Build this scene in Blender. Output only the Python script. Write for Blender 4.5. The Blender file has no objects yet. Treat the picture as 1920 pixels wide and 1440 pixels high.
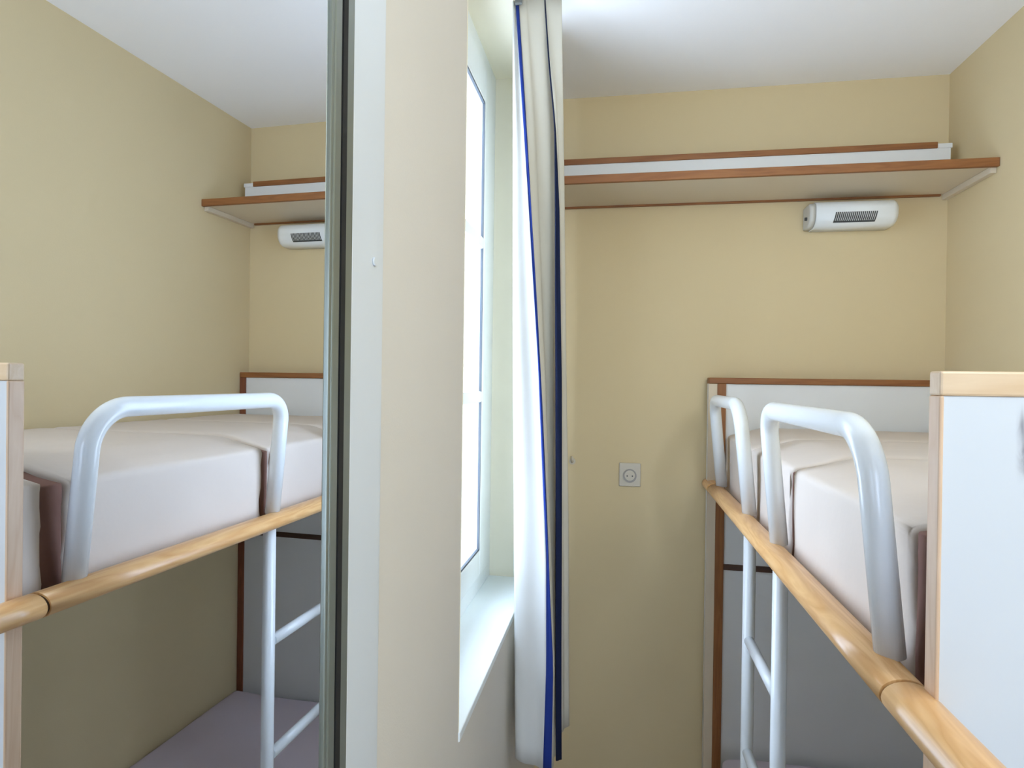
import bpy, bmesh, math, random
from mathutils import Vector, Matrix, noise
random.seed(4)
sc = bpy.context.scene
COL = sc.collection
R = math.radians

# ------------------------------------------------------------------ room numbers (metres)
XL, XR = -0.3415, 1.285            # inner faces of the window wall and of the bunk wall
YF, YB = 2.70, -1.45               # far wall, wall behind the camera
ZC = 3.0916                        # ceiling
MIR_N = Vector((math.cos(-0.032), math.sin(-0.032), 0))   # mirror door hangs a little askew
MIR_O = Vector((-0.3365, 0.57, 0))

# ------------------------------------------------------------------ materials
def s2l(c):
    return tuple((v / 12.92 if v <= 0.04045 else ((v + 0.055) / 1.055) ** 2.4) for v in [x / 255 for x in c]) + (1.0,)

def new_mat(name):
    m = bpy.data.materials.new(name); m.use_nodes = True
    nt = m.node_tree
    return m, nt, nt.nodes['Principled BSDF']

def N(nt, t, **kw):
    n = nt.nodes.new(t)
    for k, v in kw.items():
        if k in n.inputs: n.inputs[k].default_value = v
        else: setattr(n, k, v)
    return n

def plain(name, rgb, rough=0.5, metal=0.0, spec=0.5, var=0.04, scale=6.0, bump=0.0, bscale=200.0):
    m, nt, p = new_mat(name)
    c = s2l(rgb)
    tc = N(nt, 'ShaderNodeTexCoord')
    no = N(nt, 'ShaderNodeTexNoise', Scale=scale, Detail=4.0)
    nt.links.new(tc.outputs['Object'], no.inputs['Vector'])
    mx = N(nt, 'ShaderNodeMix', data_type='RGBA')
    mx.inputs[6].default_value = tuple(v * (1 - var) for v in c[:3]) + (1,)
    mx.inputs[7].default_value = tuple(min(1, v * (1 + var)) for v in c[:3]) + (1,)
    nt.links.new(no.outputs['Fac'], mx.inputs[0])
    nt.links.new(mx.outputs[2], p.inputs['Base Color'])
    p.inputs['Roughness'].default_value = rough
    p.inputs['Metallic'].default_value = metal
    p.inputs['Specular IOR Level'].default_value = spec
    if bump:
        nb = N(nt, 'ShaderNodeTexNoise', Scale=bscale, Detail=3.0)
        nt.links.new(tc.outputs['Object'], nb.inputs['Vector'])
        b = N(nt, 'ShaderNodeBump', Strength=bump, Distance=0.002)
        nt.links.new(nb.outputs['Fac'], b.inputs['Height'])
        nt.links.new(b.outputs['Normal'], p.inputs['Normal'])
    return m

def wood(name, dark, light, axis, rough=0.35, spec=0.5):
    """grain running along one axis, with broad cathedral bands"""
    m, nt, p = new_mat(name)
    tc = N(nt, 'ShaderNodeTexCoord')
    mp = N(nt, 'ShaderNodeMapping')
    sc_ = [14.0, 14.0, 14.0]; sc_['xyz'.index(axis)] = 1.3
    mp.inputs['Scale'].default_value = sc_
    nt.links.new(tc.outputs['Object'], mp.inputs['Vector'])
    n1 = N(nt, 'ShaderNodeTexNoise', Scale=2.2, Detail=3.0, Distortion=0.6)
    nt.links.new(mp.outputs['Vector'], n1.inputs['Vector'])
    w = N(nt, 'ShaderNodeMath', operation='MULTIPLY'); w.inputs[1].default_value = 9.0
    nt.links.new(n1.outputs['Fac'], w.inputs[0])
    fr = N(nt, 'ShaderNodeMath', operation='PINGPONG'); fr.inputs[1].default_value = 1.0
    nt.links.new(w.outputs[0], fr.inputs[0])
    mp2 = N(nt, 'ShaderNodeMapping')
    s2 = [160.0, 160.0, 160.0]; s2['xyz'.index(axis)] = 6.0
    mp2.inputs['Scale'].default_value = s2
    nt.links.new(tc.outputs['Object'], mp2.inputs['Vector'])
    n2 = N(nt, 'ShaderNodeTexNoise', Scale=1.0, Detail=2.0)
    nt.links.new(mp2.outputs['Vector'], n2.inputs['Vector'])
    ad = N(nt, 'ShaderNodeMath', operation='MULTIPLY_ADD')
    ad.inputs[1].default_value = 0.62
    nt.links.new(fr.outputs[0], ad.inputs[0])
    m3 = N(nt, 'ShaderNodeMath', operation='MULTIPLY'); m3.inputs[1].default_value = 0.38
    nt.links.new(n2.outputs['Fac'], m3.inputs[0]); nt.links.new(m3.outputs[0], ad.inputs[2])
    mx = N(nt, 'ShaderNodeMix', data_type='RGBA')
    mx.inputs[6].default_value = s2l(dark); mx.inputs[7].default_value = s2l(light)
    nt.links.new(ad.outputs[0], mx.inputs[0])
    nt.links.new(mx.outputs[2], p.inputs['Base Color'])
    p.inputs['Roughness'].default_value = rough
    p.inputs['Specular IOR Level'].default_value = spec
    return m

def cloth(name, rgb, transl=0.0, rough=0.9, wrinkle=0.0):
    m, nt, p = new_mat(name)
    c = s2l(rgb)
    tc = N(nt, 'ShaderNodeTexCoord')
    no = N(nt, 'ShaderNodeTexNoise', Scale=5.0, Detail=5.0)
    nt.links.new(tc.outputs['Object'], no.inputs['Vector'])
    mx = N(nt, 'ShaderNodeMix', data_type='RGBA')
    mx.inputs[6].default_value = tuple(v * 0.95 for v in c[:3]) + (1,)
    mx.inputs[7].default_value = tuple(min(1, v * 1.04) for v in c[:3]) + (1,)
    nt.links.new(no.outputs['Fac'], mx.inputs[0])
    nt.links.new(mx.outputs[2], p.inputs['Base Color'])
    p.inputs['Roughness'].default_value = rough
    p.inputs['Specular IOR Level'].default_value = 0.15
    wv = N(nt, 'ShaderNodeTexNoise', Scale=9.0, Detail=4.0)
    nt.links.new(tc.outputs['Object'], wv.inputs['Vector'])
    b = N(nt, 'ShaderNodeBump', Strength=0.25 if wrinkle else 0.05, Distance=0.01)
    nt.links.new(wv.outputs['Fac'], b.inputs['Height'])
    nt.links.new(b.outputs['Normal'], p.inputs['Normal'])
    if transl:
        t = N(nt, 'ShaderNodeBsdfTranslucent')
        nt.links.new(mx.outputs[2], t.inputs['Color'])
        ms = N(nt, 'ShaderNodeMixShader'); ms.inputs[0].default_value = transl
        nt.links.new(p.outputs[0], ms.inputs[1]); nt.links.new(t.outputs[0], ms.inputs[2])
        nt.links.new(ms.outputs[0], nt.nodes['Material Output'].inputs['Surface'])
    return m

M = {}
M['wall'] = plain('beige_wallcovering', (209, 191, 152), 0.75, spec=0.25, var=0.03, scale=2.5, bump=0.12, bscale=350)
M['wall_pale'] = plain('pale_grey_wallcovering', (209, 205, 197), 0.75, spec=0.25, var=0.03, scale=2.5, bump=0.12, bscale=350)
M['ceiling'] = plain('white_ceiling_paint', (244, 244, 244), 0.9, spec=0.1, var=0.02, scale=3, bump=0.1)
M['reveal'] = plain('pale_reveal_paint', (238, 232, 212), 0.7, spec=0.2)
M['floor'] = plain('floor_vinyl', (200, 191, 180), 0.5, var=0.15, scale=12)
M['sill'] = plain('white_sill_board', (232, 240, 244), 0.3)
M['upvc'] = plain('white_window_plastic', (235, 241, 244), 0.28)
M['gasket'] = plain('grey_window_gasket', (82, 88, 96), 0.6)
M['laminate'] = plain('white_laminate', (219, 220, 219), 0.38, spec=0.4, var=0.02)
M['shelf'] = plain('cream_shelf_laminate', (206, 194, 172), 0.5, var=0.02)
M['edging'] = plain('beige_edging', (205, 190, 165), 0.5)
M['tube'] = plain('white_enamel_tube', (225, 230, 233), 0.22, spec=0.5, var=0.01)
M['heater'] = plain('white_heater_plastic', (226, 228, 224), 0.35)
M['heater_end'] = plain('grey_heater_plastic', (196, 196, 190), 0.45)
M['dark'] = plain('dark_slot', (62, 64, 63), 0.7)
M['groove'] = plain('dark_groove', (58, 40, 28), 0.7)
M['alu'] = plain('satin_aluminium', (128, 134, 127), 0.35, metal=0.55, var=0.02)
M['gap_shade'] = plain('black_gap_shade', (18, 18, 17), 0.8)
M['jamb'] = plain('pale_grey_lacquer', (206, 213, 220), 0.35, var=0.01)
M['outlet'] = plain('ivory_outlet', (196, 188, 170), 0.4)
M['outlet_dark'] = plain('outlet_recess', (150, 145, 138), 0.5)
M['steel'] = plain('steel', (170, 170, 168), 0.3, metal=0.9)
M['rail'] = wood('oiled_beech_round', (202, 150, 94), (232, 190, 136), 'y', 0.30, 0.55)
M['trim_x'] = wood('beech_edge_x', (124, 74, 33), (149, 97, 51), 'x', 0.5)
M['trim_z'] = wood('beech_edge_z', (124, 74, 33), (149, 97, 51), 'z', 0.5)
M['lit_trim_x'] = wood('lit_beech_x', (206, 176, 140), (222, 198, 168), 'x', 0.4)  # same wood as the other trims, strong near light put into the tone
M['lit_trim_z'] = wood('lit_beech_z', (204, 170, 138), (220, 192, 164), 'z', 0.4)
M['shaded_trim_z'] = wood('shaded_beech_z', (104, 56, 38), (140, 82, 54), 'z', 0.45)  # trim wood again, wall-side shade put into a redder tone
M['darkwood_x'] = wood('dark_brown_edge_x', (58, 38, 30), (84, 56, 42), 'x', 0.5)
M['mattress'] = cloth('mattress_cotton', (211, 200, 190), wrinkle=1)
M['hinge'] = cloth('brown_hinge_cloth', (128, 96, 86), wrinkle=1)
M['lower_mattress'] = cloth('mauve_grey_cover', (205, 194, 203), wrinkle=1)
M['curtain'] = cloth('cream_curtain_cloth', (196, 192, 178), 0.012)
M['curtain_flap'] = cloth('cream_curtain_cloth_lit', (208, 210, 209), 0.09)  # same curtain cloth, whitened to carry the window light on this fold
M['blue'] = cloth('royal_blue_binding', (38, 58, 134), 0.10)
M['navy'] = cloth('navy_binding', (24, 32, 58), 0.01)
M['track'] = plain('grey_curtain_track', (112, 114, 110), 0.5)

# near end panel: white laminate with a small grey patch
m, nt, p = new_mat('white_laminate_marked')
tc = N(nt, 'ShaderNodeTexCoord')
mp = N(nt, 'ShaderNodeMapping'); mp.inputs['Scale'].default_value = (55, 1, 9)
nt.links.new(tc.outputs['Object'], mp.inputs['Vector'])
no = N(nt, 'ShaderNodeTexNoise', Scale=1.0, Detail=5.0, Distortion=0.8)
nt.links.new(mp.outputs['Vector'], no.inputs['Vector'])
sx = N(nt, 'ShaderNodeSeparateXYZ'); nt.links.new(tc.outputs['Object'], sx.inputs[0])
MARK = [nt, sx, no, p]     # linked once the panel's own origin is known
M['marked'] = m

# mirror glass
m, nt, p = new_mat('mirror_glass')
p.inputs['Base Color'].default_value = (0.80, 0.82, 0.85, 1); p.inputs['Metallic'].default_value = 1.0
p.inputs['Roughness'].default_value = 0.0
M['mirror'] = m
# window glass: clear with a fresnel reflection
m = bpy.data.materials.new('clear_pane'); m.use_nodes = True; nt = m.node_tree
nt.nodes.remove(nt.nodes['Principled BSDF'])
tr = N(nt, 'ShaderNodeBsdfTransparent'); gl = N(nt, 'ShaderNodeBsdfGlossy', Roughness=0.02)
lw = N(nt, 'ShaderNodeLayerWeight', Blend=0.5); ms = N(nt, 'ShaderNodeMixShader')
pw = N(nt, 'ShaderNodeMath', operation='POWER'); pw.inputs[1].default_value = 5.0
sk_ = N(nt, 'ShaderNodeMath', operation='MULTIPLY_ADD'); sk_.inputs[1].default_value = 0.9; sk_.inputs[2].default_value = 0.04
nt.links.new(lw.outputs['Facing'], pw.inputs[0]); nt.links.new(pw.outputs[0], sk_.inputs[0])
nt.links.new(sk_.outputs[0], ms.inputs[0]); nt.links.new(tr.outputs[0], ms.inputs[1]); nt.links.new(gl.outputs[0], ms.inputs[2])
nt.links.new(ms.outputs[0], nt.nodes['Material Output'].inputs['Surface'])
M['pane'] = m

# ------------------------------------------------------------------ mesh helpers
def box(bm, x0, x1, y0, y1, z0, z1, bev=0.0, seg=2):
    t = bmesh.new()
    bmesh.ops.create_cube(t, size=1.0)
    for v in t.verts:
        v.co = Vector(((x0 + x1) / 2 + v.co.x * (x1 - x0), (y0 + y1) / 2 + v.co.y * (y1 - y0), (z0 + z1) / 2 + v.co.z * (z1 - z0)))
    if bev:
        bmesh.ops.bevel(t, geom=list(t.edges), offset=bev, segments=seg, profile=0.5, affect='EDGES')
    join(bm, t)

def join(bm, t):
    me = bpy.data.meshes.new('tmp'); t.to_mesh(me); t.free()
    bm.from_mesh(me); bpy.data.meshes.remove(me)

def sweep(bm, pts, ra, rb=None, seg=20, side=Vector((1, 0, 0)), cap=True):
    """elliptical tube along pts; ra along 'side', rb across it"""
    rb = rb or ra
    rings = []
    n = len(pts)
    for i, p in enumerate(pts):
        t = (pts[min(i + 1, n - 1)] - pts[max(i - 1, 0)]).normalized()
        s = (side - t * side.dot(t)).normalized()
        u = t.cross(s)
        rings.append([bm.verts.new(p + s * ra * math.cos(2 * math.pi * k / seg) + u * rb * math.sin(2 * math.pi * k / seg)) for k in range(seg)])
    for a, b in zip(rings, rings[1:]):
        for k in range(seg):
            f = bm.faces.new((a[k], a[(k + 1) % seg], b[(k + 1) % seg], b[k])); f.smooth = True
    if cap:
        bm.faces.new(list(reversed(rings[0]))); bm.faces.new(rings[-1])

def rounded_path(pts, radii, steps=12):
    out = [pts[0]]
    for i in range(1, len(pts) - 1):
        p, r = pts[i], radii[i - 1]
        a = (pts[i - 1] - p).normalized(); b = (pts[i + 1] - p).normalized()
        ang = a.angle(b); d = r / math.tan(ang / 2)
        c = p + (a + b).normalized() * (r / math.sin(ang / 2))
        s = (p + a * d) - c; e = (p + b * d) - c
        for k in range(steps + 1):
            ph = s.angle(e); t = k / steps
            out.append(c + s * (math.sin((1 - t) * ph) / math.sin(ph)) + e * (math.sin(t * ph) / math.sin(ph)))
    out.append(pts[-1])
    return out

WORLD = {}
def wloc(o): return WORLD.get(o.name, Vector((0, 0, 0))) if o else Vector((0, 0, 0))

def obj(name, bm, mat, parent=None, mods=None):
    bmesh.ops.recalc_face_normals(bm, faces=list(bm.faces))
    xs = [v.co for v in bm.verts]
    lo = Vector([min(c[i] for c in xs) for i in range(3)]); hi = Vector([max(c[i] for c in xs) for i in range(3)])
    org = Vector(((lo.x + hi.x) / 2, (lo.y + hi.y) / 2, lo.z if parent is None else (lo.z + hi.z) / 2))
    for v in bm.verts: v.co -= org
    me = bpy.data.meshes.new(name); bm.to_mesh(me); bm.free()
    me.materials.append(M[mat] if isinstance(mat, str) else mat)
    o = bpy.data.objects.new(name, me); COL.objects.link(o)
    o.location = org - wloc(parent); o.parent = parent
    WORLD[o.name] = org
    return o

def empty(name, loc):
    o = bpy.data.objects.new(name, None); COL.objects.link(o); o.location = loc
    o.empty_display_size = 0.1; WORLD[o.name] = Vector(loc); return o

def tag(o, label, cat, group=None):
    o['label'] = label; o['category'] = cat
    if group: o['group'] = group
    return o

def struct(o, label=None, cat=None):
    o['kind'] = 'structure'
    if label: o['label'] = label
    if cat: o['category'] = cat
    return o

def bx(name, mat, parent, *a, bev=0.0):
    bm = bmesh.new(); box(bm, *a, bev=bev); return obj(name, bm, mat, parent)

# ------------------------------------------------------------------ the room
T = 0.22
struct(bx('floor', 'floor', None, XL - 0.6, XR + T, YB - T, YF + T, -0.2, 0), 'brown floor covering of the narrow bunk room', 'floor')
struct(bx('ceiling', 'ceiling', None, XL - 0.6, XR + T, YB - T, YF + T, ZC, ZC + 0.2), 'white plain ceiling above the bunk bed and shelf', 'ceiling')
struct(bx('wall_far', 'wall', None, XL - 0.6, XR + T, YF, YF + T, 0, ZC), 'beige end wall carrying the long shelf and heater', 'wall')
struct(bx('wall_right', 'wall', None, XR, XR + T, YB - T, YF, 0, ZC), 'beige long wall behind the bunk bed mattress', 'wall')
# window wall with its opening
WY0, WY1, WZ0, WZ1 = 1.334, 2.446, 1.057, 3.075
FX = -0.503                                     # room face of the window frame
bm = bmesh.new()
box(bm, XL - 0.3, XL, 0.848, WY0, 0, ZC)
box(bm, XL - 0.3, XL, WY1, YF, 0, ZC)
box(bm, XL - 0.3, XL, WY0, WY1, 0, WZ0 - 0.022)
box(bm, XL - 0.3, XL, WY0, WY1, WZ1, ZC)
box(bm, XL - 0.3, XL - 0.09, YB - T, 0.848, 0, ZC)          # back of the wardrobe recess
struct(obj('wall_left', bm, 'wall_pale'), 'pale grey beige side wall with the deep window opening', 'wall')
# wall behind the camera with a glazed opening
bm = bmesh.new()
BX0, BX1, BZ0, BZ1 = 0.0, 0.95, 0.75, 2.4
box(bm, XL - 0.6, BX0, YB - T, YB, 0, ZC); box(bm, BX1, XR, YB - T, YB, 0, ZC)
box(bm, BX0, BX1, YB - T, YB, BZ1, ZC); box(bm, BX0, BX1, YB - T, YB, 0, BZ0)
struct(obj('wall_back', bm, 'wall'), 'beige wall behind the viewer with a glazed opening', 'wall')
w2 = struct(empty('window_2', (0.6, YB - 0.1, BZ0)), 'glazed opening in the wall behind the viewer', 'window')
bm = bmesh.new()
for a in ((BX0, BX0 + 0.06, BZ0, BZ1), (BX1 - 0.06, BX1, BZ0, BZ1), (BX0 + 0.06, BX1 - 0.06, BZ0, BZ0 + 0.06), (BX0 + 0.06, BX1 - 0.06, BZ1 - 0.06, BZ1)):
    box(bm, a[0], a[1], YB - 0.14, YB - 0.08, a[2], a[3], 0.004)
obj('window_frame', bm, 'upvc', w2)
bx('glass_pane', 'pane', w2, BX0 + 0.06, BX1 - 0.06, YB - 0.115, YB - 0.109, BZ0 + 0.06, BZ1 - 0.06)

# ------------------------------------------------------------------ window in the side wall
w1 = struct(empty('window_1', (FX, (WY0 + WY1) / 2, WZ0)), 'tall white casement window with two glazing bars', 'window')
PY0, PY1, PZ0, PZ1 = 1.56, 2.20, 1.225, 2.868
bm = bmesh.new()
fx0, fx1 = FX - 0.07, FX
box(bm, fx0, fx1, WY0, WY0 + 0.09, WZ0, WZ1, 0.004); box(bm, fx0, fx1, WY1 - 0.09, WY1, WZ0, WZ1, 0.004)
box(bm, fx0, fx1, WY0 + 0.09, WY1 - 0.09, WZ0, WZ0 + 0.07, 0.004); box(bm, fx0, fx1, WY0 + 0.09, WY1 - 0.09, WZ1 - 0.08, WZ1, 0.004)
obj('window_frame', bm, 'upvc', w1)
bm = bmesh.new(); g = 0.004
box(bm, fx0 + 0.02, FX + 0.013, WY0 + 0.09 + g, PY0, WZ0 + 0.07 + g, WZ1 - 0.08 - g, 0.006)
box(bm, fx0 + 0.02, FX + 0.013, PY1, WY1 - 0.09 - g, WZ0 + 0.07 + g, WZ1 - 0.08 - g, 0.006)
box(bm, fx0 + 0.02, FX + 0.013, PY0, PY1, WZ0 + 0.07 + g, PZ0, 0.006)
box(bm, fx0 + 0.02, FX + 0.013, PY0, PY1, PZ1, WZ1 - 0.08 - g, 0.006)
sash = obj('sash', bm, 'upvc', w1)
bm = bmesh.new()
e = 0.007
for y in ((PY0, PY0 + e), (PY1 - e, PY1)): box(bm, FX + 0.003, FX + 0.0115, y[0], y[1], PZ0, PZ1)
for z in ((PZ0, PZ0 + e), (PZ1 - e, PZ1)): box(bm, FX + 0.003, FX + 0.0115, PY0 + e, PY1 - e, z[0], z[1])
obj('gasket', bm, 'gasket', sash)
for z in (2.352, 1.790):
    bm = bmesh.new(); box(bm, FX - 0.02, FX + 0.0125, PY0 + 0.004, PY1 - 0.002, z - 0.020, z + 0.020, 0.004)
    obj('glazing_bar', bm, 'upvc', sash)
bx('glass_pane', 'pane', w1, FX + 0.002, FX + 0.006, PY0 + 0.001, PY1 - 0.001, PZ0 + 0.001, PZ1 - 0.001)
bx('window_sill', 'sill', w1, FX - 0.01, XL + 0.004, WY0, WY1, WZ0 - 0.022, WZ0, bev=0.003)
bm = bmesh.new()          # painted lining of the opening
box(bm, FX, XL + 0.0005, WY1 - 0.004, WY1, WZ0, WZ1); box(bm, FX, XL + 0.0005, WY0, WY0 + 0.004, WZ0, WZ1)
box(bm, FX, XL + 0.0005, WY0 + 0.004, WY1 - 0.004, WZ1 - 0.004, WZ1)
obj('reveal_lining', bm, 'reveal', w1)

# ------------------------------------------------------------------ wardrobe jamb and mirror door
t1 = struct(empty('trim_1', (XL, 0.79, 0)), 'pale grey lacquered upright board between mirror door and beige wall', 'trim')
bm = bmesh.new(); box(bm, XL - 0.06, XL + 0.0075, 0.731, 0.836, 0, ZC - 0.002, 0.004)
obj('jamb_board', bm, 'jamb', t1)
bm = bmesh.new(); box(bm, XL - 0.04, XL + 0.0035, 0.836, 0.848, 0, ZC - 0.002, 0.002)
obj('cover_strip', bm, 'jamb', t1)
bm = bmesh.new(); sweep(bm, [Vector((XL + 0.0075, 0.803, 2.012)), Vector((XL + 0.0105, 0.803, 2.012))], 0.006, seg=16, side=Vector((0, 0, 1)))
obj('screw_cap', bm, 'jamb', t1)
bm = bmesh.new(); box(bm, XL - 0.03, XL + 0.0125, 0.6915, 0.7035, 0, ZC - 0.002)  # black strip stands in for the shaded gap beside the stile
obj('gap_strip', bm, 'gap_shade', t1)
bm = bmesh.new(); box(bm, XL - 0.05, XL + 0.0115, 0.7035, 0.725, 0, ZC - 0.002, 0.002)
obj('guide_channel', bm, 'alu', t1)

door = tag(empty('mirror_door', (XL, 0.0, 0.01)), 'tall sliding wardrobe mirror door reflecting the bunk bed', 'mirror')
tdir = Vector((-MIR_N.y, MIR_N.x, 0))
def mbox(bm, s0, s1, d0, d1, z0, z1, bev=0.0):
    """s along the door from the hinge-side mark at y=.57, d out of the mirror face"""
    t = bmesh.new(); box(t, d0, d1, s0, s1, z0, z1, bev)
    for v in t.verts:
        v.co = Vector((MIR_O.x, MIR_O.y, 0)) + MIR_N * v.co.x + tdir * v.co.y + Vector((0, 0, v.co.z))
    join(bm, t)
bm = bmesh.new(); mbox(bm, -1.55, 0.1, -0.005, 0.0, 0.03, ZC - 0.02)
obj('mirror_glass', bm, 'mirror', door)
bm = bmesh.new(); mbox(bm, -1.55, 0.1, -0.024, -0.0055, 0.03, ZC - 0.02)
obj('backing_board', bm, 'laminate', door)
bm = bmesh.new()
mbox(bm, 0.1, 0.119, -0.026, 0.004, 0.012, ZC - 0.004, 0.003)
mbox(bm, 0.093, 0.1, -0.026, 0.0035, 0.012, ZC - 0.004, 0.0015)
obj('stile', bm, 'alu', door)
bm = bmesh.new(); mbox(bm, -1.576, -1.55, -0.026, 0.004, 0.012, ZC - 0.004, 0.003); obj('stile', bm, 'alu', door)

# ------------------------------------------------------------------ bunk bed
bed = tag(empty('bunk_bed', (0.83, 1.75, 0)), 'white panelled bunk bed with a round beech side rail along the right wall', 'bed')
# far end panel
fp0, fp1 = 2.636, 2.69
pan = bx('end_panel', 'laminate', bed, 0.374, XR - 0.002, fp0, fp1, 0.0, 1.849, bev=0.002)
bx('edge_strip', 'edging', pan, 0.372, 0.406, fp0 - 0.003, fp0, 0.0, 1.849)
bx('trim_post', 'trim_z', pan, 0.406, 0.441, fp0 - 0.006, fp0, 0.0, 1.849, bev=0.0015)
bx('trim_post', 'shaded_trim_z', pan, 1.250, XR - 0.002, fp0 - 0.006, fp0, 0.0, 1.849, bev=0.0015)
bx('top_cap', 'trim_x', pan, 0.374, XR - 0.002, fp0 - 0.008, fp1, 1.849, 1.874, bev=0.003)
bx('cross_trim', 'darkwood_x', pan, 0.441, 1.250, fp0 - 0.006, fp0, 1.083, 1.107, bev=0.0015)
# near end panel
np0, np1 = 0.872, 0.897
pan2 = bx('end_panel', 'marked', bed, 0.413, XR - 0.002, np0, np1, 0.0, 1.838, bev=0.0008)
bx('top_cap', 'lit_trim_x', pan2, 0.409, XR - 0.002, np0 - 0.003, np1 + 0.002, 1.838, 1.870, bev=0.003)
bx('edge_strip', 'lit_trim_z', pan2, 0.409, 0.4145, np0 - 0.002, np1 + 0.002, 0.0, 1.838, bev=0.002)
# side rail: three turned lengths with dark joints
RX, RZ, RA, RB = 0.392, 1.427, 0.033, 0.0235
def rail_part(y0, y1, capped=True):
    bm = bmesh.new()
    pts = [Vector((RX, y0 + (y1 - y0) * k / 8, RZ)) for k in range(9)]
    sweep(bm, pts, RA, RB, seg=36)
    return bm
rail = obj('side_rail', rail_part(0.912, 2.535), 'rail', bed)
obj('rail_end', rail_part(0.50, 0.905), 'rail', rail)
obj('rail_end', rail_part(2.543, 2.698), 'rail', rail)
for y in (0.9085, 2.539):
    bm = bmesh.new(); sweep(bm, [Vector((RX, y - 0.006, RZ)), Vector((RX, y + 0.006, RZ))], RA - 0.004, RB - 0.004, seg=28)
    obj('joint_groove', bm, 'groove', rail)
# guard hoops standing on the rail
def hoop(y0, y1, rn, rf):
    bx_, tx_ = 0.408, 0.375
    zb, zt = RZ + RB - 0.004, 1.785
    pts = rounded_path([Vector((bx_, y0, zb)), Vector((tx_, y0 + 0.004, zt)), Vector((tx_, y1 - 0.004, zt)), Vector((bx_, y1, zb))], [rn, rf], 14)
    # parallel-transported tube
    bm = bmesh.new(); sweep(bm, pts, 0.0215, seg=24, side=Vector((1, 0, 0)))
    h = obj('guard_rail', bm, 'tube', bed)
    return h
hoop(0.999, 1.638, 0.085, 0.065)
hoop(1.990, 2.503, 0.085, 0.065)
# ladder hung below the rail
lad = empty('ladder', (0, 0, 0)); lad.parent = bed; lad.location = Vector((0.395, 1.815, 0)) - WORLD['bunk_bed']
WORLD['ladder'] = Vector((0.395, 1.815, 0))
LX = 0.410
for y in (1.628, 1.988):
    bm = bmesh.new(); sweep(bm, [Vector((LX, y, 0.0)), Vector((LX, y, 0.7)), Vector((LX, y, RZ - 0.012))], 0.0185, seg=20)
    obj('upright', bm, 'tube', lad)
for z in (1.060, 0.716, 0.372):
    bm = bmesh.new(); sweep(bm, [Vector((LX, 1.648, z)), Vector((LX, 1.980, z))], 0.015, 0.017, seg=18)
    obj('rung', bm, 'tube', lad)
# decks
bx('upper_deck', 'laminate', bed, 0.475, XR - 0.004, np1 + 0.002, fp0 - 0.008, 1.386, 1.400, bev=0.002)
bx('lower_base', 'laminate', bed, 0.41, XR - 0.004, np1 + 0.002, fp0 - 0.008, 0.0, 0.17, bev=0.002)

# ------------------------------------------------------------------ mattresses
def cushion(x0, x1, y0, y1, z0, z1, r, crown, seed, wav=0.009, nx=14, ny=12, nz=6):
    """a soft block: rounded edges, a slightly crowned top, uneven ends"""
    bm = bmesh.new()
    def pos(u, v, w):   # unit cube surface -> soft block
        p = Vector((x0 + (x1 - x0) * u, y0 + (y1 - y0) * v, z0 + (z1 - z0) * w))
        lo = Vector((x0 + r, y0 + r, z0 + r)); hi = Vector((x1 - r, y1 - r, z1 - r))
        c = Vector([min(max(p[i], lo[i]), hi[i]) for i in range(3)])
        d = p - c
        if d.length > 1e-9: p = c + d.normalized() * min(r, max(abs(d.x), abs(d.y), abs(d.z)))
        if w > 0.5:
            fx = min(1, max(0, (p.x - x0) / 0.16)); fx = fx * fx * (3 - 2 * fx)
            p.z += crown * fx * (w - 0.5) * 2
        q = p * 9 + Vector((seed * 3.1, seed, 0))
        if v < 0.02 or v > 0.98: p.y += wav * (0.45 * math.sin(p.z * 62 + seed * 1.7 + p.x * 9) + 0.3 * math.sin(p.z * 23 + seed) + 0.5 * noise.noise(Vector((p.z * 20, seed * 2.7, p.x * 8))))
        if u < 0.02: p.x += 0.004 * noise.noise(q)
        if w > 0.98: p.z += 0.003 * noise.noise(q)
        return p
    def levels(n, length):
        k = max(0.001, r / length)
        return sorted(set([0, k * 0.25, k * 0.6, k] + [k + (1 - 2 * k) * i / n for i in range(1, n)] + [1 - k, 1 - k * 0.6, 1 - k * 0.25, 1]))
    U, V, W = levels(nx, x1 - x0), levels(ny, y1 - y0), levels(nz, z1 - z0)
    cache = {}
    def vert(i, j, k):
        key = (i, j, k)
        if key not in cache: cache[key] = bm.verts.new(pos(U[i], V[j], W[k]))
        return cache[key]
    I, J, K = len(U) - 1, len(V) - 1, len(W) - 1
    def quad(*ks):
        f = bm.faces.new([vert(*k) for k in ks]); f.smooth = True
    for i in range(I):
        for j in range(J):
            quad((i, j, 0), (i, j + 1, 0), (i + 1, j + 1, 0), (i + 1, j, 0)); quad((i, j, K), (i + 1, j, K), (i + 1, j + 1, K), (i, j + 1, K))
    for i in range(I):
        for k in range(K):
            quad((i, 0, k), (i + 1, 0, k), (i + 1, 0, k + 1), (i, 0, k + 1)); quad((i, J, k), (i, J, k + 1), (i + 1, J, k + 1), (i + 1, J, k))
    for j in range(J):
        for k in range(K):
            quad((0, j, k), (0, j, k + 1), (0, j + 1, k + 1), (0, j + 1, k)); quad((I, j, k), (I, j + 1, k), (I, j + 1, k + 1), (I, j, k + 1))
    return bm

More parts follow.
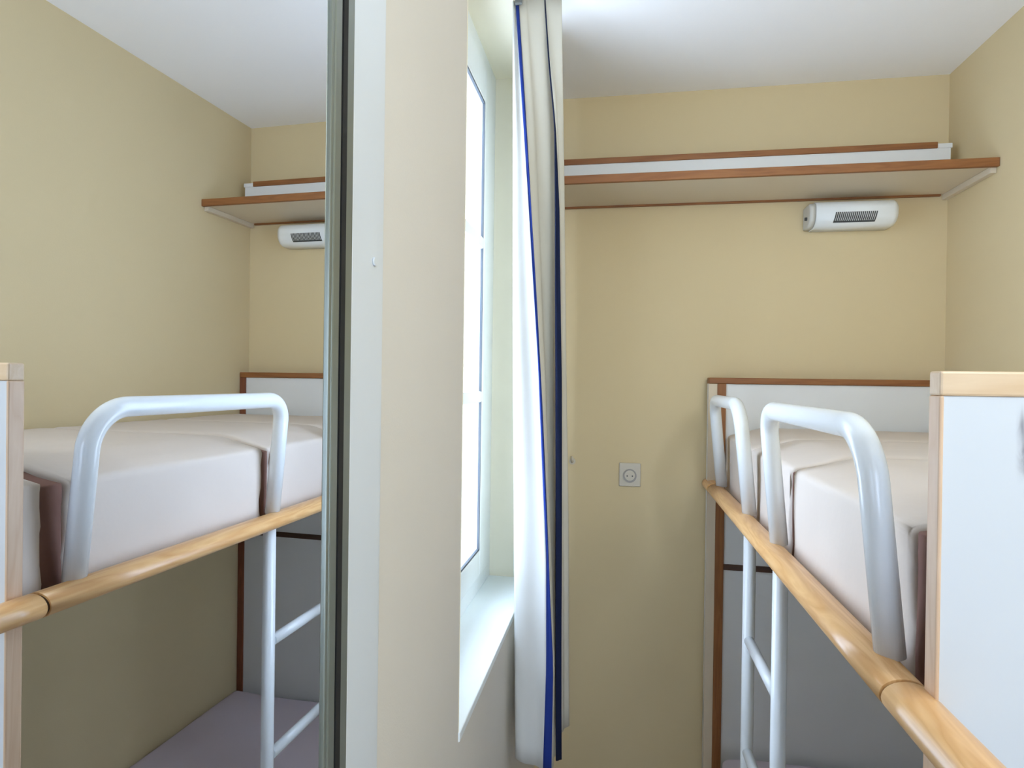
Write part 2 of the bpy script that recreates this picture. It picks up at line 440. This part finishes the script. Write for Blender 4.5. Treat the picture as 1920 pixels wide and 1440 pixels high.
mt = tag(empty('folding_mattress', (0.86, 1.78, 1.401)), 'thick off-white folding mattress with brown seams on the upper bunk', 'mattress')
MX0, MX1, MZ0, MZ1 = 0.437, XR - 0.012, 1.401, 1.640
secs = [(0.914, 0.957, 1), (1.000, 1.632, 2), (1.656, 2.125, 3), (2.142, 2.606, 4)]
for y0, y1, sd in secs:
    obj('mattress_section', cushion(MX0, MX1, y0, y1, MZ0, MZ1, 0.018 if y1 - y0 > 0.1 else 0.008, 0.034, sd, ny=12 if y1 - y0 > 0.1 else 3), 'mattress', mt)
for y0, y1, zt, sd in ((0.953, 1.004, 1.634, 7), (1.627, 1.661, 1.628, 8), (2.120, 2.147, 1.628, 9)):
    h = obj('fabric_hinge', cushion(MX0 + 0.007, MX1 - 0.01, y0, y1, MZ0 + 0.002, zt, 0.004, 0.030, sd, wav=0.002, ny=2), 'hinge', mt)
    h['label'] = 'brown cloth strip joining two mattress sections'
lm = tag(empty('lower_mattress', (0.85, 1.78, 0.171)), 'mauve grey mattress lying on the shaded lower bunk', 'mattress')
obj('mattress_body', cushion(0.440, XR - 0.012, 0.936, 2.608, 0.172, 0.330, 0.025, 0.006, 11), 'lower_mattress', lm)

# ------------------------------------------------------------------ long shelf on the far wall
sh = tag(empty('wall_shelf', (0.47, 2.53, 2.6)), 'long white shelf with brown wooden front edge high on the far wall', 'shelf')
bx('shelf_board', 'shelf', sh, XL + 0.001, XR - 0.001, 2.376, 2.698, 2.614, 2.639)
bx('front_edge', 'trim_x', sh, XL + 0.001, XR - 0.001, 2.360, 2.376, 2.610, 2.641, bev=0.002)
bx('back_edge', 'trim_x', sh, XL + 0.001, XR - 0.03, 2.688, 2.698, 2.606, 2.614)
bx('end_cleat', 'shelf', sh, XR - 0.022, XR - 0.001, 2.378, 2.698, 2.592, 2.614, bev=0.002)
bx('upstand', 'laminate', sh, XL + 0.001, 1.25, 2.610, 2.630, 2.639, 2.768)
bx('upstand_cap', 'trim_x', sh, XL + 0.001, 1.203, 2.604, 2.634, 2.768, 2.792, bev=0.002)
bx('upstand_end', 'laminate', sh, 1.203, 1.255, 2.606, 2.632, 2.768, 2.786, bev=0.002)

# ------------------------------------------------------------------ fan heater under the shelf
ht = tag(empty('fan_heater', (0.89, 2.64, 2.48)), 'white rounded wall fan heater mounted under the right end of the shelf', 'heater')
prof = []
yb, yf, z0, z1 = 2.698, 2.600, 2.478, 2.580
def arc(cy, cz, r, a0, a1, n=8):
    return [(cy + r * math.cos(R(a0 + (a1 - a0) * k / n)), cz + r * math.sin(R(a0 + (a1 - a0) * k / n))) for k in range(n + 1)]
prof = [(yb, z1)] + arc(yf + 0.03, z1 - 0.03, 0.03, 90, 180) + arc(yf + 0.05, z0 + 0.05, 0.05, 180, 270) + [(yb, z0)]
def loft_x(prof, rings):
    """profile carried along x; each ring is (x, inset towards the wall and the mid height)"""
    bm = bmesh.new(); zc = (z0 + z1) / 2; R_ = []
    for x, ins in rings:
        row = []
        for y, z in prof:
            ky = (yb - y) / (yb - yf)
            row.append(bm.verts.new((x, y + ins * ky, z - ins * (z - zc) / (z1 - zc))))
        R_.append(row)
    n = len(prof)
    for a, b in zip(R_, R_[1:]):
        for k in range(n):
            bm.faces.new((a[k], a[(k + 1) % n], b[(k + 1) % n], b[k])).smooth = k < n - 1
    bm.faces.new(list(reversed(R_[0]))); bm.faces.new(R_[-1])
    return bm
HX0, HX1 = 0.768, 1.074
rr = 0.024
obj('housing', loft_x(prof, [(HX0, 0.0), (HX1 - rr, 0.0)] + [(HX1 - rr + rr * math.sin(R(a_)), rr * (1 - math.cos(R(a_)))) for a_ in (15, 30, 45, 60, 75, 90)]), 'heater', ht)
obj('end_cap', loft_x(prof, [(HX0 - 0.022, 0.010), (HX0 - 0.019, 0.005), (HX0 - 0.001, 0.003)]), 'heater_end', ht)
bm = bmesh.new(); sweep(bm, [Vector((HX0 - 0.029, 2.650, 2.520)), Vector((HX0 - 0.022, 2.650, 2.520))], 0.007, seg=14, side=Vector((0, 0, 1)))
obj('switch_knob', bm, 'dark', ht)
# outlet grille: raked slats hugging the lower front curve
bm = bmesh.new()
def front_pt(x, z, off):
    cz = z0 + 0.05; cy = yf + 0.05
    if z >= cz: return Vector((x, yf - off, z))
    a = math.asin(max(-1, min(1, (z - cz) / 0.05)))
    return Vector((x, cy - (0.05 + off) * math.cos(a), cz + (0.05 + off) * math.sin(a)))
nsl = 22
for k in range(nsl):
    xs = 0.840 + (0.988 - 0.840) * k / (nsl - 1)
    rows = []
    for q in range(7):
        z = 2.532 - q * (2.532 - 2.494) / 6
        dx = -0.007 * (q / 6) * (1 if k < nsl - 1 else 1)
        rows.append((front_pt(xs + dx, z, 0.0008), front_pt(xs + dx + 0.0042, z, 0.0008)))
    vs = [(bm.verts.new(a), bm.verts.new(b)) for a, b in rows]
    for a, b in zip(vs, vs[1:]):
        bm.faces.new((a[0], a[1], b[1], b[0]))
# a recessed dark back strip ties the slats together along the foot of the grille
rows = [(front_pt(0.834, z, 0.0005), front_pt(0.985, z, 0.0005)) for z in (2.499, 2.496, 2.494)]
vs = [(bm.verts.new(a), bm.verts.new(b)) for a, b in rows]
for a, b in zip(vs, vs[1:]): bm.faces.new((a[0], a[1], b[1], b[0]))
og = obj('outlet_grille', bm, 'dark', ht)
md = og.modifiers.new('slat_thickness', 'SOLIDIFY'); md.thickness = 0.0008; md.offset = 0.0

# ------------------------------------------------------------------ wall socket and hook
so = tag(empty('wall_socket', (0.058, YF, 1.45)), 'small square ivory wall socket on the far wall left of the bunk', 'socket')
bx('face_plate', 'outlet', so, 0.012, 0.105, YF - 0.009, YF - 0.0005, 1.400, 1.502, bev=0.004)
bm = bmesh.new(); sweep(bm, [Vector((0.058, YF - 0.016, 1.447)), Vector((0.058, YF - 0.008, 1.447))], 0.029, seg=28, side=Vector((0, 0, 1)))
sk = obj('socket_rim', bm, 'outlet_dark', so)
bm = bmesh.new(); sweep(bm, [Vector((0.058, YF - 0.0185, 1.449)), Vector((0.058, YF - 0.0155, 1.449))], 0.022, seg=24, side=Vector((0, 0, 1)))
obj('socket_insert', bm, 'outlet', sk)
bm = bmesh.new()
for dx in (-0.011, 0.011):
    sweep(bm, [Vector((0.058 + dx, YF - 0.0195, 1.447)), Vector((0.058 + dx, YF - 0.0180, 1.447))], 0.003, seg=10, side=Vector((0, 0, 1)))
obj('pin_hole', bm, 'dark', sk)
hk = tag(empty('curtain_hook', (-0.190, YF, 1.497)), 'tiny cream tieback hook on the far wall beside the curtain edge', 'hook')
bm = bmesh.new(); sweep(bm, [Vector((-0.190, YF - 0.001, 1.500)), Vector((-0.190, YF - 0.006, 1.500))], 0.014, seg=18, side=Vector((0, 0, 1)))
obj('hook_plate', bm, 'outlet', hk)
bm = bmesh.new(); sweep(bm, rounded_path([Vector((-0.190, YF - 0.005, 1.500)), Vector((-0.190, YF - 0.030, 1.500)), Vector((-0.190, YF - 0.030, 1.525))], [0.012], 8), 0.005, seg=12)
obj('hook_prong', bm, 'outlet', hk)

# ------------------------------------------------------------------ curtain
ct = tag(empty('curtain', (-0.26, 2.0, 0.6)), 'cream curtain with blue and navy borders bunched beside the window', 'curtain')
ZT = 3.045
def lerp_tab(tab, z):
    if z >= tab[0][0]: return tab[0][1]
    for (a, xa), (b, xb) in zip(tab, tab[1:]):
        if z >= b: t = (a - z) / (a - b); t = t * t * (3 - 2 * t) if False else t; return xa + (xb - xa) * t
    return tab[-1][1]
def thick(o, th):
    md = o.modifiers.new('cloth_thickness', 'SOLIDIFY'); md.thickness = th; md.offset = 0.0
    return o
def sheet(name, mat, edge0, edge1, zbot, y0, y1, fold=0.0, nf=2, nu=16, nz=40, ph=0.0, th=0.0016, foldx=0.0):
    """hanging cloth between two edges that run down the room; fold = ripple depth in y"""
    bm = bmesh.new(); rows = []
    for k in range(nz + 1):
        row = []
        for i in range(nu + 1):
            s = i / nu
            zb = zbot[0] + (zbot[1] - zbot[0]) * s
            z = ZT + (zb - ZT) * k / nz
            xa, xb = lerp_tab(edge0, z), lerp_tab(edge1, z)
            x = xa + (xb - xa) * s + foldx * math.sin(math.pi * s) * math.sin(math.pi * (2 * nf * s + ph))
            ya = lerp_tab(y0, z) if isinstance(y0, list) else y0
            yb_ = lerp_tab(y1, z) if isinstance(y1, list) else y1
            y = ya + (yb_ - ya) * s + fold * math.sin(math.pi * (2 * nf * s + ph)) * (1 if 0 < i < nu else 1) + 0.002 * math.sin(z * 5 + s * 6) * min(1, max(0, (3.0 - z) * 2))
            row.append(bm.verts.new((x, y, z)))
        rows.append(row)
    for a, b in zip(rows, rows[1:]):
        for i in range(nu):
            f = bm.faces.new((a[i], a[i + 1], b[i + 1], b[i])); f.smooth = True
    return thick(obj(name, bm, mat, ct), th)
ZT = 3.088
E_A = [(3.077, -0.3490), (1.840, -0.3320), (0.633, -0.3080)]
E_B = [(3.077, -0.3420), (2.475, -0.2940), (1.875, -0.2490), (1.277, -0.2170), (0.935, -0.2120), (0.608, -0.2180)]
E_C = [(3.078, -0.3320), (2.475, -0.2860), (1.875, -0.2430), (1.277, -0.2090), (0.936, -0.1900), (0.610, -0.1910)]
E_D = [(3.085, -0.2480), (2.888, -0.2340), (2.699, -0.2170), (1.877, -0.2090), (0.572, -0.1890)]
Y_D = [(3.085, 1.978), (2.888, 2.000), (2.699, 2.030), (1.877, 2.075), (0.572, 2.075)]
E_R = [(3.084, -0.1950), (2.885, -0.1910), (2.498, -0.1830), (1.877, -0.1700), (1.339, -0.1550), (0.673, -0.1440)]
Y_R = [(3.084, 1.985), (2.885, 2.000), (2.498, 2.040), (1.877, 2.065), (1.339, 2.065), (0.673, 2.065)]
E_N0 = [(3.081, -0.2490), (2.878, -0.2340), (2.679, -0.2120), (2.394, -0.2060), (1.876, -0.1990), (0.620, -0.1800)]
Y_N0 = [(3.081, 1.972), (2.878, 1.980), (2.679, 1.982), (2.394, 1.982), (1.876, 1.982), (0.620, 1.982)]
E_N = [(3.082, -0.2480), (2.880, -0.2320), (2.683, -0.2110), (2.396, -0.1930), (1.876, -0.1790), (0.616, -0.1620)]
Y_N = [(3.082, 1.974), (2.880, 1.985), (2.683, 1.992), (2.396, 1.992), (1.876, 1.992), (0.616, 1.992)]
E_O = [(3.083, -0.2500), (2.687, -0.2140), (2.399, -0.1980), (1.876, -0.1840), (0.620, -0.1660)]
Y_O = [(3.083, 1.976), (2.687, 2.000), (2.399, 2.000), (1.876, 2.000), (0.620, 2.000)]
p1 = sheet('leading_fold', 'curtain_flap', E_A, E_B, (0.632, 0.600), 1.950, 1.952, 0.006, 1, ph=1.0)
sheet('blue_border', 'blue', E_B, E_C, (0.600, 0.592), 1.952, 1.955, 0, nu=3, th=0.003)
sheet('pleated_panel', 'curtain', E_C, E_D, (0.600, 0.60), 1.957, Y_D, 0.0, 1.5, nu=28, ph=0.15, foldx=0.007)
sheet('navy_border', 'navy', E_N0, E_N, (0.618, 0.618), Y_N0, Y_N, 0, nu=3, th=0.003)
sheet('rear_fold', 'curtain', E_O, E_R, (0.70, 0.690), Y_O, Y_R, 0.0, 1, nu=16, ph=0.4, foldx=0.004)
E_P = [(3.07, -0.325), (0.6, -0.300)]; E_Q = [(3.07, -0.290), (0.6, -0.262)]
bm = bmesh.new(); rows = []
for k in range(21):
    z = ZT + (0.66 - ZT) * k / 20; row = []
    for i in range(49):
        s_ = i / 48
        row.append(bm.verts.new((-0.292 + 0.030 * math.sin(s_ * math.pi * 7), 2.09 + 0.42 * s_, z)))
    rows.append(row)
for a, b in zip(rows, rows[1:]):
    for i in range(48): bm.faces.new((a[i], a[i + 1], b[i + 1], b[i])).smooth = True
thick(obj('gathered_pleats', bm, 'curtain', ct), 0.0016)
tk = tag(empty('curtain_track', (-0.30, 1.5, 3.06)), 'grey ceiling curtain track above the window', 'curtain track')
bx('track_profile', 'track', tk, -0.337, -0.318, 1.05, 1.925, 3.062, ZC - 0.0005, bev=0.002)
bx('end_stop', 'track', tk, -0.339, -0.316, 1.925, 1.938, 3.050, ZC - 0.0005, bev=0.002)
# ------------------------------------------------------------------ camera
f_px, yaw, pitch, roll = 1149.07, 0.1703, -0.0053, 0.0134
c, s = math.cos, math.sin
fw = Vector((-s(yaw), c(yaw), 0)); rt = Vector((c(yaw), s(yaw), 0)); up = Vector((0, 0, 1))
fw, up = fw * c(pitch) + up * s(pitch), up * c(pitch) - fw * s(pitch)
rt, up = rt * c(roll) + up * s(roll), up * c(roll) - rt * s(roll)
cd = bpy.data.cameras.new('camera'); cam = bpy.data.objects.new('camera', cd); COL.objects.link(cam)
cam.matrix_world = Matrix(((rt.x, up.x, -fw.x, 0), (rt.y, up.y, -fw.y, 0), (rt.z, up.z, -fw.z, 1.85), (0, 0, 0, 1)))
cd.sensor_fit = 'HORIZONTAL'; cd.sensor_width = 36.0; cd.lens = f_px / 1920 * 36.0
cd.clip_start = 0.02
sc.camera = cam

# grey patch on the near end panel (position relative to that panel)
nt, sx, no, p = MARK
org = WORLD[pan2.name]
def rng(out, a, b, soft):
    n1 = N(nt, 'ShaderNodeMapRange', interpolation_type='SMOOTHSTEP'); n1.inputs[1].default_value = a - soft; n1.inputs[2].default_value = a + soft
    n2 = N(nt, 'ShaderNodeMapRange', interpolation_type='SMOOTHSTEP'); n2.inputs[1].default_value = b - soft; n2.inputs[2].default_value = b + soft
    n2.inputs[3].default_value = 1; n2.inputs[4].default_value = 0
    nt.links.new(out, n1.inputs[0]); nt.links.new(out, n2.inputs[0])
    mm = N(nt, 'ShaderNodeMath', operation='MULTIPLY'); nt.links.new(n1.outputs[0], mm.inputs[0]); nt.links.new(n2.outputs[0], mm.inputs[1])
    return mm.outputs[0]
a = rng(sx.outputs['X'], 0.501 - org.x, 0.530 - org.x, 0.005); b = rng(sx.outputs['Z'], 1.745 - org.z, 1.815 - org.z, 0.02)
mm = N(nt, 'ShaderNodeMath', operation='MULTIPLY'); nt.links.new(a, mm.inputs[0]); nt.links.new(b, mm.inputs[1])
th_ = N(nt, 'ShaderNodeMapRange'); th_.inputs[1].default_value = 0.40; th_.inputs[2].default_value = 0.55
nt.links.new(no.outputs['Fac'], th_.inputs[0])
m2 = N(nt, 'ShaderNodeMath', operation='MULTIPLY'); nt.links.new(mm.outputs[0], m2.inputs[0]); nt.links.new(th_.outputs[0], m2.inputs[1])
mx = N(nt, 'ShaderNodeMix', data_type='RGBA'); mx.inputs[6].default_value = s2l((206, 212, 219)); mx.inputs[7].default_value = s2l((120, 118, 128))
nt.links.new(m2.outputs[0], mx.inputs[0]); nt.links.new(mx.outputs[2], p.inputs['Base Color'])
p.inputs['Roughness'].default_value = 0.38

# ------------------------------------------------------------------ daylight and an added fill lamp
w = bpy.data.worlds.new('overcast_sky'); sc.world = w; w.use_nodes = True
bg = w.node_tree.nodes['Background']
bg.inputs['Color'].default_value = (0.73, 0.90, 1.18, 1); bg.inputs['Strength'].default_value = 5.5
def area(name, loc, rot, sx_, sy_, power, col):
    l = bpy.data.lights.new(name, 'AREA'); l.shape = 'RECTANGLE'; l.size = sx_; l.size_y = sy_; l.energy = power; l.color = col
    o = bpy.data.objects.new(name, l); COL.objects.link(o); o.location = loc; o.rotation_euler = rot; return o
area('window_daylight', (FX - 0.35, 1.88, 2.05), (0, R(-90), 0), 2.3, 1.5, 15, (0.78, 0.92, 1.0))

cl = tag(empty('fill_lamp', (0.90, -0.1, ZC)), 'added unseen pendant fill lamp behind the viewer', 'lamp')  # lamp added out of view to brighten the ceiling and near surfaces
bm = bmesh.new(); sweep(bm, [Vector((0.90, -0.1, ZC - 0.03)), Vector((0.90, -0.1, ZC - 0.001))], 0.07, seg=28)
obj('fill_lamp_base', bm, 'jamb', cl)
bm = bmesh.new(); sweep(bm, [Vector((0.90, -0.1, ZC - 0.28)), Vector((0.90, -0.1, ZC - 0.03))], 0.004, seg=10)
obj('fill_lamp_cord', bm, 'jamb', cl)
bl = bpy.data.lights.new('fill_bulb', 'POINT'); bl.energy = 25; bl.color = (0.82, 0.92, 1.0); bl.shadow_soft_size = 0.15
bo = bpy.data.objects.new('fill_bulb', bl); COL.objects.link(bo); bo.location = (0.90, -0.1, ZC - 0.45)

sc.cycles.caustics_reflective = False; sc.cycles.caustics_refractive = False
sc.cycles.max_bounces = 14; sc.cycles.diffuse_bounces = 8
sc.view_settings.view_transform = 'Standard'; sc.view_settings.look = 'None'
sc.view_settings.gamma = 1.0; sc.view_settings.use_curve_mapping = False
sc.view_settings.exposure = 0.61
